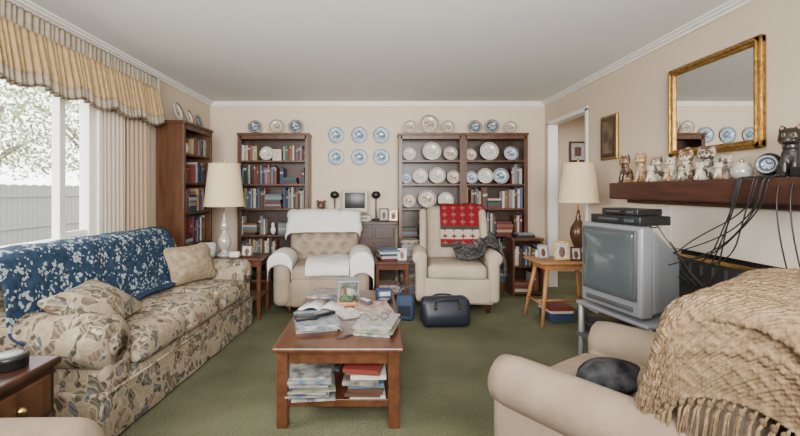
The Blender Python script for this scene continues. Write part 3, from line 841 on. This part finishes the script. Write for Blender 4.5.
# glass terrarium
b=B(); w,h=.14,.14
gl,nt,bs=new_mat('clear_glass',.03,spec=.5); bs.inputs['Transmission Weight'].default_value=1; bs.inputs['Base Color'].default_value=(.93,.97,.96,1)
b.rbox((0,0,.015),(w+.02,w+.02,.03),M['pine'],.006); 
for sx in(-1,1):
    for sy in(-1,1): b.box((sx*w/2,sy*w/2,.03+h/2),(.006,.006,h),M['silver'])
b.box((0,0,.035+h),(w+.015,w+.015,.012),M['silver'],None,.003)
b.lathe([(0,0),(.05,0),(.055,.03),(.03,.05),(0,.055)],M['green'],TR(0,0,.03),14); b.ell((.02,-.02,.09),(.03,.03,.035),M['porcelain']); b.ell((-.03,0,.09),(.018,.02,.03),M['pine'])
b.box((0,w/2,.03+h/2),(w,.002,h),M['paper'])
b.box((0,-w/2,.03+h/2),(w,.002,h),gl); b.box((w/2,0,.03+h/2),(.002,w,h),gl); b.box((-w/2,0,.03+h/2),(.002,w,h),gl)
b.done('glass_terrarium',(-.205,3.12,.431),8)
b=B(); b.rbox((0,0,.035),(.12,.09,.07),M['bluebag'],.01,2); b.box((0,-.046,.04),(.08,.003,.03),M['paper']); b.done('tissue_box',(.06,3.3,.431),10)
b=B(); b.rbox((0,0,.012),(.09,.15,.022),M['black'],.006,2); b.box((0,.0,.024),(.07,.1,.002),M['screen']); b.done('pocket_radio',(.05,3.14,.431),-25)
b=B(); b.tube([(-.07,0,.005),(.07,.0,.005)],.0045,M['navy'],8); b.tube([(.07,0,.005),(.08,0,.005)],[.004,.001],M['brass'],8); b.done('ballpoint_pen',(-.16,2.42,.431),35)
b=B()
for s in(-1,1):
    b.tube([(s*.035+.026*math.cos(a),0,.02+.018*math.sin(a)) for a in [i*PI/8 for i in range(17)]],.0018,M['black'],5); b.tube([(s*.061,0,.022),(s*.062,.1,.018),(s*.06,.12,.003)],.0018,M['black'],5)
b.tube([(-.01,0,.022),(.01,0,.022)],.0018,M['black'],5); b.done('reading_glasses',(.02,2.56,.432+zn),20)
SM_=[MG[0],MG[1],MG[3],MG[2],M['news'],MG[4]]
stack('magazine_stack',(-.36,2.42,.141),.23,.29,12,SM_,4,(.007,.0115)); stack('magazine_stack',(-.33,2.80,.141),.23,.29,9,SM_,-6,(.007,.0115))
stack('book_stack',(-.06,2.41,.141),.19,.26,8,BK+MG,-3,(.014,.024)); stack('book_stack',(-.06,2.8,.141),.19,.26,6,BK,8,(.014,.026))

def table(name,loc,w,d,h,m,rz=0,leg=.035,shelf=None):
    b=B(); b.box((0,0,h-.0125),(w,d,.025),m,None,.006)
    ap=.06
    b.box((0,0,h-.025-ap/2),(w-.05,d-.05,ap),m,None,.003)
    for sx in(-1,1):
        for sy in(-1,1): b.box((sx*(w/2-.035),sy*(d/2-.035),(h-.025)/2),(leg,leg,h-.026),m,None,.004)
    if shelf: b.box((0,0,shelf),(w-.06,d-.06,.02),m,None,.003)
    return b.done(name,loc,rz)
table('end_table',(-1.45,4.33,0),.70,.40,.60,M['cherry'],0,shelf=.2)
table('side_table',(.17,4.72,0),.38,.42,.50,M['cherry'],0,shelf=.16)
stack('book_stack',(.12,4.74,.501),.2,.26,5,BK,8,(.015,.03)); stack('magazine_stack',(.16,4.72,.171),.22,.28,7,NW,3)
stack('magazine_stack',(.40,5.27,.001),.2,.26,60,[M['paper'],M['news'],MG[0],MG[2],MG[3],MG[1]],3,(.010,.0119),.012)
# foreground-left drawer table
b=B(); m=M['darkwood']
b.bb(-.20,.20,-.26,.26,.555,.585,m,.010); b.bb(-.18,.18,-.24,.24,.36,.556,m,.004)
b.bb(-.15,.15,-.25,-.238,.385,.53,M['case'],.006); b.lathe([(0,0),(.016,0),(.018,.008),(.008,.02),(0,.024)],M['brass'],TR(0,-.25,.457)@RX(90),16)
for sx in(-1,1):
    for sy in(-1,1): b.lathe([(0,0),(.018,0),(.026,.1),(.018,.14),(.028,.34),(.028,.37),(0,.37)],m,TR(sx*.155,sy*.215,0),12)
b.done('nightstand_table',(-1.53,1.545,0),90)
b=B(); b.lathe([(0,0),(.055,0),(.058,.005),(.058,.03),(.06,.032),(.06,.045),(.052,.05),(0,.05)],M['black'],None,28); b.lathe([(0,0),(.045,0),(.04,.003),(0,.004)],M['silver'],TR(0,0,.05),24); b.done('trinket_tin',(-1.38,1.62,.586))
# honey pine splay-leg table
b=B(); m=M['pine']; w,d,h=.60,.42,.60
b.rbox((0,0,h-.012),(w,d,.024),m,.008,2,2); b.box((0,0,h-.055),(w-.14,d-.12,.06),m,None,.004)
for sx in(-1,1):
    for sy in(-1,1): b.tube([(sx*(w/2-.10),sy*(d/2-.09),h-.03),(sx*(w/2-.055),sy*(d/2-.05),.3),(sx*(w/2-.01),sy*(d/2-.01),0)],[.022,.02,.015],m,8)
    b.tube([(sx*(w/2-.04),-(d/2-.04),.2),(sx*(w/2-.04),d/2-.04,.2)],.010,m,8)
b.tube([(-(w/2-.04),0,.2),(w/2-.04,0,.2)],.012,m,8)
b.done('splay_leg_table',(1.79,4.13,0),3)
frame('photo_frame',.14,.18,(1.74,4.02,.603),-15,'gold'); frame('photo_frame',.11,.14,(1.60,4.1,.603),10,'silver'); frame('photo_frame',.1,.13,(1.86,3.99,.603),-5,'darkwood')
stack('book_stack',(1.75,4.2,.001),.22,.26,5,BK,5,(.02,.035))
b=B(); b.lathe([(0,0),(.03,0),(.035,.04),(.02,.06),(.022,.07),(0,.07)],M['porcelain'],None,14); b.done('small_vase',(1.60,4.24,.601))

# lamps
def lamp(name,loc,prof,m,z0,z1,r0,r1):
    e=empty(name,loc)
    b=B(); b.lathe(prof,m,None,28); top=prof[-1][1]
    b.cyl((0,0,(top+z0+.06)/2),.008,z0+.1-top,M['brass'],seg=10)
    b.tube([(-.0,0,z0+.03),(-.06,0,z0+.12),(-.05,0,z1-.05),(0,0,z1-.01),(.05,0,z1-.05),(.06,0,z0+.12),(0,0,z0+.03)],.003,M['brass'],5)
    b.ell((0,0,z1+.025),(.012,.012,.02),M['brass']); b.done('base',parent=e)
    b=B()
    s=48
    for (ra,rb_) in ((r0,r1),(r0-.004,r1-.004)):
        b.surf(lambda u,v,ra=ra,rb_=rb_:((ra+(rb_-ra)*v)*math.cos(u*2*PI),(ra+(rb_-ra)*v)*math.sin(u*2*PI),z0+(z1-z0)*v),s,4,M['shade'])
    for zz,rq in((z0,r0),(z1,r1)):
        b.tube([(rq*math.cos(a),rq*math.sin(a),zz) for a in [i*PI/24 for i in range(49)]],.005,M['shade'],6)
    b.tube([(-r1,0,z1-.01),(r1,0,z1-.01)],.002,M['brass'],5)
    b.done('shade',parent=e)
    b=B(); b.ell((0,0,z0+.14),(.03,.03,.045),M['porcelain']); b.done('bulb',parent=e)
    return e
lamp('table_lamp',(-1.52,4.31,.60),[(0,0),(.075,0),(.078,.02),(.05,.03),(.03,.05),(.055,.09),(.07,.13),(.06,.18),(.03,.23),(.022,.25),(.04,.28),(.045,.31),(.025,.35),(.016,.38),(.016,.43)],M['crystal'],.50,.92,.195,.15)
lamp('table_lamp',(1.985,4.22,.60),[(0,0),(.08,0),(.082,.015),(.05,.03),(.025,.06),(.03,.09),(.06,.15),(.078,.22),(.07,.29),(.035,.35),(.02,.38),(.028,.40),(.014,.43),(.014,.46)],M['bronze'],.54,.92,.19,.145)
frame('photo_frame',.16,.14,(-1.66,4.22,.603),10,'silver'); frame('photo_frame',.12,.12,(-1.27,4.22,.603),-6,'darkwood')
b=B(); b.rbox((0,0,.03),(.1,.08,.06),M['porcelain'],.02,3); b.done('trinket_box',(-1.38,4.2,.601))
frame('photo_frame',.1,.13,(.28,4.62,.503),0,'silver')

# ------------------------------------------------------------ TV
px,py=1.485,2.74; ang=-math.degrees(math.atan2(.48,.10))
tv=empty('crt_television',(px,py,.50),ang)
b=B(); w,h=.52,.54
b.rbox((0,.04,h/2),(w,.09,h),M['silver'],.022,3,1)
b.rbox((0,-.008,h/2+.035),(w-.06,.02,h-.12),M['dgrey'],.012,2)
def scr(p):
    return Vector((p.x,p.y-.012*(1-(p.x/.2)**2)*(1-((p.z-.305)/.17)**2) if p.y<-.012 else p.y,p.z))
b.rbox((0,-.014,h/2+.035),(w-.10,.02,h-.16),M['screen'],.008,2,8,fn=scr)
b.rbox((0,-.006,.045),(w-.12,.012,.03),M['dgrey'],.004)
for i in range(5): b.cyl((0,0,0),.006,.008,M['dgrey'],T=TR(-.08+i*.04,-.014,.045)@RX(90),seg=10)
def tp(p):
    t=max(0,(p.y-.1))/.34; f=1-.5*t
    return Vector((p.x*f,p.y,.03+(p.z-.03)*(1-.40*t)))
b.rbox((0,.235,h/2-.005),(w-.03,.33,h-.03),M['silver'],.03,3,5,fn=tp)
for i in range(8): b.box((0,.12+i*.02,h-.018-.0*i),(w*.5,.006,.004),M['dgrey'])
b.done('cabinet',parent=tv)
def boxdev(name,loc,rz,w,d,h):
    b=B(); b.rbox((0,0,h/2),(w,d,h),M['black'],.005,1); b.box((-.05,-d/2-.001,h*.55),(w*.4,.004,h*.25),M['dgrey']); b.box((w*.3,-d/2-.001,h*.5),(w*.18,.004,h*.35),M['screen'])
    for s in(-1,1): b.box((s*w*.4,0,-.0+.004),(.02,d*.8,.008),M['dgrey'])
    b.done(name,loc,rz)
boxdev('vcr_player',(px+.14,py+.03,1.042),ang,.42,.22,.055); boxdev('cable_box',(px+.15,py+.02,1.099),ang,.3,.18,.04)
b=B()
for z in(.47,.25,.06): b.rbox((0,.2,z),(.62,.42,.025),M['dgrey'] if z<.4 else M['silver'],.008,2)
for sx in(-.29,.29):
    for sy in(.02,.38): b.cyl((sx,sy,.235),.018,.46,M['silver'],seg=14); b.cyl((sx,sy,.012),.028,.024,M['black'],seg=14)
b.done('tv_stand',(px,py,.0),ang)
b=B()
for sx,z in((-.1,.264),(-.1,.33)): b.rbox((sx,.17,z+.03),(.36,.26,.05),M['black'],.004)
for i in range(9): b.box((.13+i*.014,.15,.34),(.012,.18,.15+.01*(i%3)),R.choice(BK))
for i in range(16): b.box((-.22+i*.026,.15,.165),(.022,.18,.18-.01*(i%4)),R.choice(BK+[M['black']]))
b.done('videotape_row',(px,py,0),ang)

# ------------------------------------------------------------ fireplace, mantel
b=B()
FY0,FY1=2.15,3.15; XF=XR-.004
b.bb(2.16,XF,1.35,FY0,0,1.15,M['brick'],.006); b.bb(2.16,XF,FY1,3.70,0,1.15,M['brick'],.006); b.bb(2.16,XF,FY0,FY1,.84,1.15,M['brick'],.006)
b.bb(2.235,2.25,FY0,FY1,0,.84,M['soot'])
for y in(FY0,FY1): b.bb(2.145,2.165,y-.02,y+.02,0,.80,M['brass'],.003)
b.bb(2.145,2.165,FY0-.02,FY1+.02,.785,.81,M['brass'],.003); b.bb(2.15,2.158,FY0,FY1,0.02,.79,M['soot'])
for i in range(9): b.bb(2.144,2.15,FY0+.08+i*.1,FY0+.1+i*.1,.69,.76,M['dgrey'])
b.done('fireplace')
b=B()
def rough(p): return p+Vector((.006*noise.noise(p*6),0,.004*noise.noise(p*5+Vector((3,0,0)))))
b.rbox((2.12,2.50,1.25),(.27,2.34,.135),M['mantel'],.012,2,14,fn=lambda p:rough(p) if p.z<1.3 else p)
b.bb(2.10,2.25,1.4,3.60,1.151,1.18,M['mantel'],.004)
b.done('fireplace_mantel')
# cats
CI=mat('cat_pink',(.36,.17,.14),.5)
EY=mat('cat_eye',(.35,.30,.06),.15)
def cat(name,loc,h,rz,mbody,fat=1.0):
    e=empty(name,loc,rz); s=h
    S=Matrix.Diagonal((s*fat,s*fat,s,1))
    b=B(S); m=mbody
    b.ell((0,.08,.27),(.25,.25,.27),m); b.ell((0,-.05,.38),(.19,.17,.24),m)
    for q in(-1,1):
        b.ell((q*.18,.02,.15),(.12,.21,.15),m); b.ell((q*.2,-.16,.045),(.06,.10,.045),m)
        b.tube([(q*.09,-.10,.44),(q*.09,-.19,.25),(q*.085,-.21,.03)],[.09,.07,.06],m,10)
        b.ell((q*.085,-.25,.042),(.066,.085,.045),m)
        b.tube([(q*.13,-.07,.82),(q*.155,-.085,.91),(q*.17,-.09,.97)],[.11,.07,.012],m,8)
        b.ell((q*.07,-.235,.665),(.07,.06,.052),m); b.ell((q*.15,-.11,.69),(.09,.1,.08),m)
    b.ell((0,-.06,.56),(.17,.16,.12),m); b.ell((0,-.09,.74),(.24,.19,.175),m); b.ell((0,-.25,.64),(.05,.04,.035),m)
    b.tube(chaikin([(0,.30,.10),(.20,.32,.06),(.32,.16,.06),(.31,-.08,.05),(.22,-.20,.06)],2),[.06,.045],m,8)
    b.done('body',parent=e,remesh=max(.0028,h*.016))
    b=B(S)
    for q in(-1,1):
        b.ell((q*.09,-.252,.765),(.046,.024,.040),EY,seg=10,rings=8); b.ell((q*.09,-.27,.765),(.026,.012,.034),M['black'],seg=8,rings=6)
        b.ell((q*.148,-.138,.895),(.036,.022,.045),CI,seg=8,rings=6)
    b.ell((0,-.295,.68),(.030,.016,.018),CI,seg=8,rings=6); b.tube([(-.07,-.28,.635),(0,-.297,.65),(.07,-.28,.635)],.008,M['black'],5)
    b.done('face',parent=e)
def catm(n,a,c,sc=14,th=.5):
    m,nt,bs=new_mat(n,.25,spec=.5); t=nd(nt,'ShaderNodeTexNoise',{'Vector':coords(nt),'Scale':sc,'Detail':2.0})
    nt.links.new(ramp(nt,t.outputs[0],[(th-.03,a),(th+.03,c)]),bs.inputs['Base Color']); return m
CM=[catm('cat_brown',(.035,.018,.011),(.20,.115,.06),18),catm('cat_ginger',(.38,.27,.17),(.24,.12,.045)),catm('cat_tabby',(.08,.066,.053),(.40,.35,.28),24),catm('cat_white',(.47,.42,.34),(.33,.275,.21),16,.55),catm('cat_calico',(.47,.40,.32),(.14,.075,.04),18,.52),catm('cat_silver',(.34,.30,.25),(.07,.056,.046),24,.51),catm('cat_black',(.016,.013,.012),(.18,.115,.06),12,.57)]
MT=1.3185
for u,h,k,f in ((626,.25,0,.76),(642,.25,1,.78),(658,.20,2,.9),(672,.19,3,.9),(687,.22,4,.85),(708,.225,5,.98),(727,.16,2,1.0),(792,.28,6,.76)):
    y=2.13*430/(u-376); cat('cat_figurine',(2.13,y,MT),h,-62+R.uniform(-8,8),CM[k],f)
for u,h,k in ((651,.13,3),(667,.10,1),(700,.12,3),(682,.11,5),(719,.11,4)):
    y=2.03*430/(u-376); cat('cat_figurine',(2.03,y,MT),h,-60,CM[k],.9)
b=B(); b.lathe([(0,0),(.035,0),(.055,.03),(.055,.06),(.035,.08),(.04,.09),(.0,.10)],M['crystal'],None,20); b.ell((0,0,.105),(.012,.012,.012),M['brass']); b.done('sugar_bowl',(2.10,2.47,MT))
b=B(); b.lathe([(0,0),(.058,0),(.062,.01),(.058,.024),(0,.026)],M['black'],TR(0,.012,.075)@RX(90),28); plate(b,.05,M['p_dark'],TR(0,-.012,.075)@RX(90)); b.bb(-.04,.04,-.03,.03,0,.015,M['black'],.004); b.done('mantel_clock',(2.12,2.32,MT),-60)
b=B(); b.rbox((0,0,.025),(.14,.1,.05),M['black'],.01,2); b.done('cordless_phone',(2.06,2.02,MT),-80)

# mirror
b=B(); y0,y1,z0,z1=2.48,3.27,1.50,2.16; x=XR-.002
for (a,c,d,e) in ((y0,y1,z1-.055,z1),(y0,y1,z0,z0+.055)): b.bb(x-.04,x,a,c,d,e,M['gold'],.012); b.bb(x-.052,x,a+.03,c-.03,d+.02,e-.02,M['gold'],.006)
for (a,c) in ((y0,y0+.055),(y1-.055,y1)): b.bb(x-.04,x,a,c,z0,z1,M['gold'],.012); b.bb(x-.052,x,a+.02,c-.02,z0+.03,z1-.03,M['gold'],.006)
b.done('gilt_frame_mirror')
b=B(); b.bb(x-.022,x-.005,y0+.05,y1-.05,z0+.05,z1-.05,M['mirror']); o=b.done('glass'); o.parent=bpy.data.objects['gilt_frame_mirror']
# wall picture
art=mat('art_painting',(.18,.12,.07),.6,var=(9,(.06,.042,.027)))
b=B(); b.bb(XR-.03,XR-.002,3.99,4.28,1.55,1.98,M['gold'],.01); b.bb(XR-.034,XR-.02,4.015,4.255,1.575,1.955,M['darkwood']); b.bb(XR-.036,XR-.03,4.04,4.23,1.61,1.92,art); b.done('framed_painting')
b=B(); b.bb(3.0,3.26,6.67,6.698,1.70,2.02,M['darkwood'],.008); b.bb(3.03,3.23,6.665,6.68,1.73,1.99,M['paper']); b.bb(3.08,3.18,6.66,6.668,1.79,1.93,M['leather']); b.done('framed_print')
b=B(); b.bb(XR-.006,XR-.001,4.42,4.50,1.16,1.28,M['trim'],.002); b.bb(XR-.012,XR-.004,4.45,4.47,1.2,1.24,M['trim']); b.done('light_switch')

# cables
b=B(); rr=random.Random(8)
for i in range(8):
    y=2.2+rr.uniform(-.06,.14); p0=Vector((1.975,y,1.325)); 
    sag=rr.uniform(.5,1.0)
    end=Vector((1.80+rr.uniform(-.06,.1),2.66+rr.uniform(-.1,.2),.98+rr.uniform(-.2,.14)))
    mid=Vector((1.955,y+.03,1.15)); low=Vector((1.93,2.38+rr.uniform(-.05,.25),sag))
    b.tube(chaikin([Vector((2.06,y,1.326)),p0,Vector((1.965,y+.005,1.29)),mid,low,end],3),.0038,M['black'],5)
for i in range(4):
    y=2.75+i*.06; b.tube(chaikin([(2.13,y+.05,.62),(2.0,y+.2,.9-.06*i),(1.93,3.0+.05*i,1.06-.1*i),(1.80,2.95,.86)],3),.0036,M['black'],5)
for i in range(2):
    y=2.12-i*.07; b.tube(chaikin([(2.08,y,1.328),(1.985,y,1.335),(1.95,y-.02,1.1),(2.02,y-.05,.7),(2.12,y-.02,.1)],3),.0036,M['black'],5)
b.done('cable_bundle')

# bags
b=B()
b.rbox((0,0,.14),(.44,.22,.26),M['navy'],.05,4,6,puff=(.03,.1,0),fn=lambda p:Vector((p.x,p.y*(1-.9*max(0,p.z-.12)*3.0),p.z)))
b.bb(-.17,.17,-.012,.012,.262,.275,M['black'],.003)
for s in(-1,1):
    b.tube(chaikin([(-.11,s*.07,.2),(-.10,s*.09,.26),(0,s*.10,.27),(.10,s*.09,.26),(.11,s*.07,.2)],2),.009,M['navy'],8)
    for q in(-.11,.11): b.box((q,s*.098,.17),(.03,.008,.1),M['black'],None,.002); b.box((q,s*.103,.2),(.02,.004,.02),M['brass'])
b.done('leather_handbag',(.64,4.0,0),6)
b=B(); b.rbox((0,0,.12),(.18,.16,.24),M['bluebag'],.035,3,3,fn=lambda p:Vector((p.x*(1-.5*max(0,p.z-.1)),p.y*(1-2.4*max(0,p.z-.1)),p.z)))
b.tube(chaikin([(-.06,0,.22),(-.05,0,.31),(.05,0,.31),(.06,0,.22)],2),.007,M['bluebag'],6); b.box((0,-.078,.1),(.12,.01,.1),M['navy'],None,.003); b.done('canvas_tote',(.285,4.2,0),-10)

# ------------------------------------------------------------ camera & light
cd=bpy.data.cameras.new('Camera'); cam=bpy.data.objects.new('Camera',cd); bpy.context.collection.objects.link(cam)
cam.location=(0,0,1.25); cam.rotation_euler=(PI/2,0,0); cd.sensor_width=36; cd.lens=430/800*36; cd.shift_x=24/800; cd.shift_y=-27/800; cd.clip_start=.02
bpy.context.scene.camera=cam
w=bpy.data.worlds.new('World'); bpy.context.scene.world=w; w.use_nodes=True
bg=w.node_tree.nodes['Background']; bg.inputs[0].default_value=(1,.985,.96,1); bg.inputs[1].default_value=8.0
def area(name,loc,target,sx,sy,power,col=(1,1,1),spread=180):
    l=bpy.data.lights.new(name,'AREA'); l.shape='RECTANGLE'; l.size=sx; l.size_y=sy; l.energy=power; l.color=col; l.spread=math.radians(spread)
    o=bpy.data.objects.new(name,l); bpy.context.collection.objects.link(o); o.location=loc
    o.rotation_euler=(Vector(target)-Vector(loc)).to_track_quat('-Z','Y').to_euler(); return o
area('room_fill',(0,1.0,2.40),(0,1.6,0),2.6,1.2,20,(1,.97,.93))  # unseen overhead fill added to brighten the room, not a fitting
area('room_fill',(0,-.6,2.1),(0,5.7,1.5),2.5,1.0,82,(1,.965,.91),90)  # unseen frontal fill added behind the camera, aimed at the back wall
area('ceiling_fill',(0,-.7,1.5),(0,3.6,2.6),2.6,.6,125,(1,.98,.95),110)  # added fill behind the camera, aimed up to lighten the ceiling
area('hall_fill',(3.3,5.2,2.40),(3.3,5.2,0),.6,.6,34,(1,.95,.88))  # unseen fill added because the hallway is closed in
sl=bpy.data.lights.new('sun','SUN'); sl.energy=8; sl.angle=math.radians(50); sl.color=(1,.95,.87)
so=bpy.data.objects.new('sun',sl); bpy.context.collection.objects.link(so); so.location=(-6,2,6)
so.rotation_euler=Vector((1,.30,-.48)).to_track_quat('-Z','Y').to_euler()
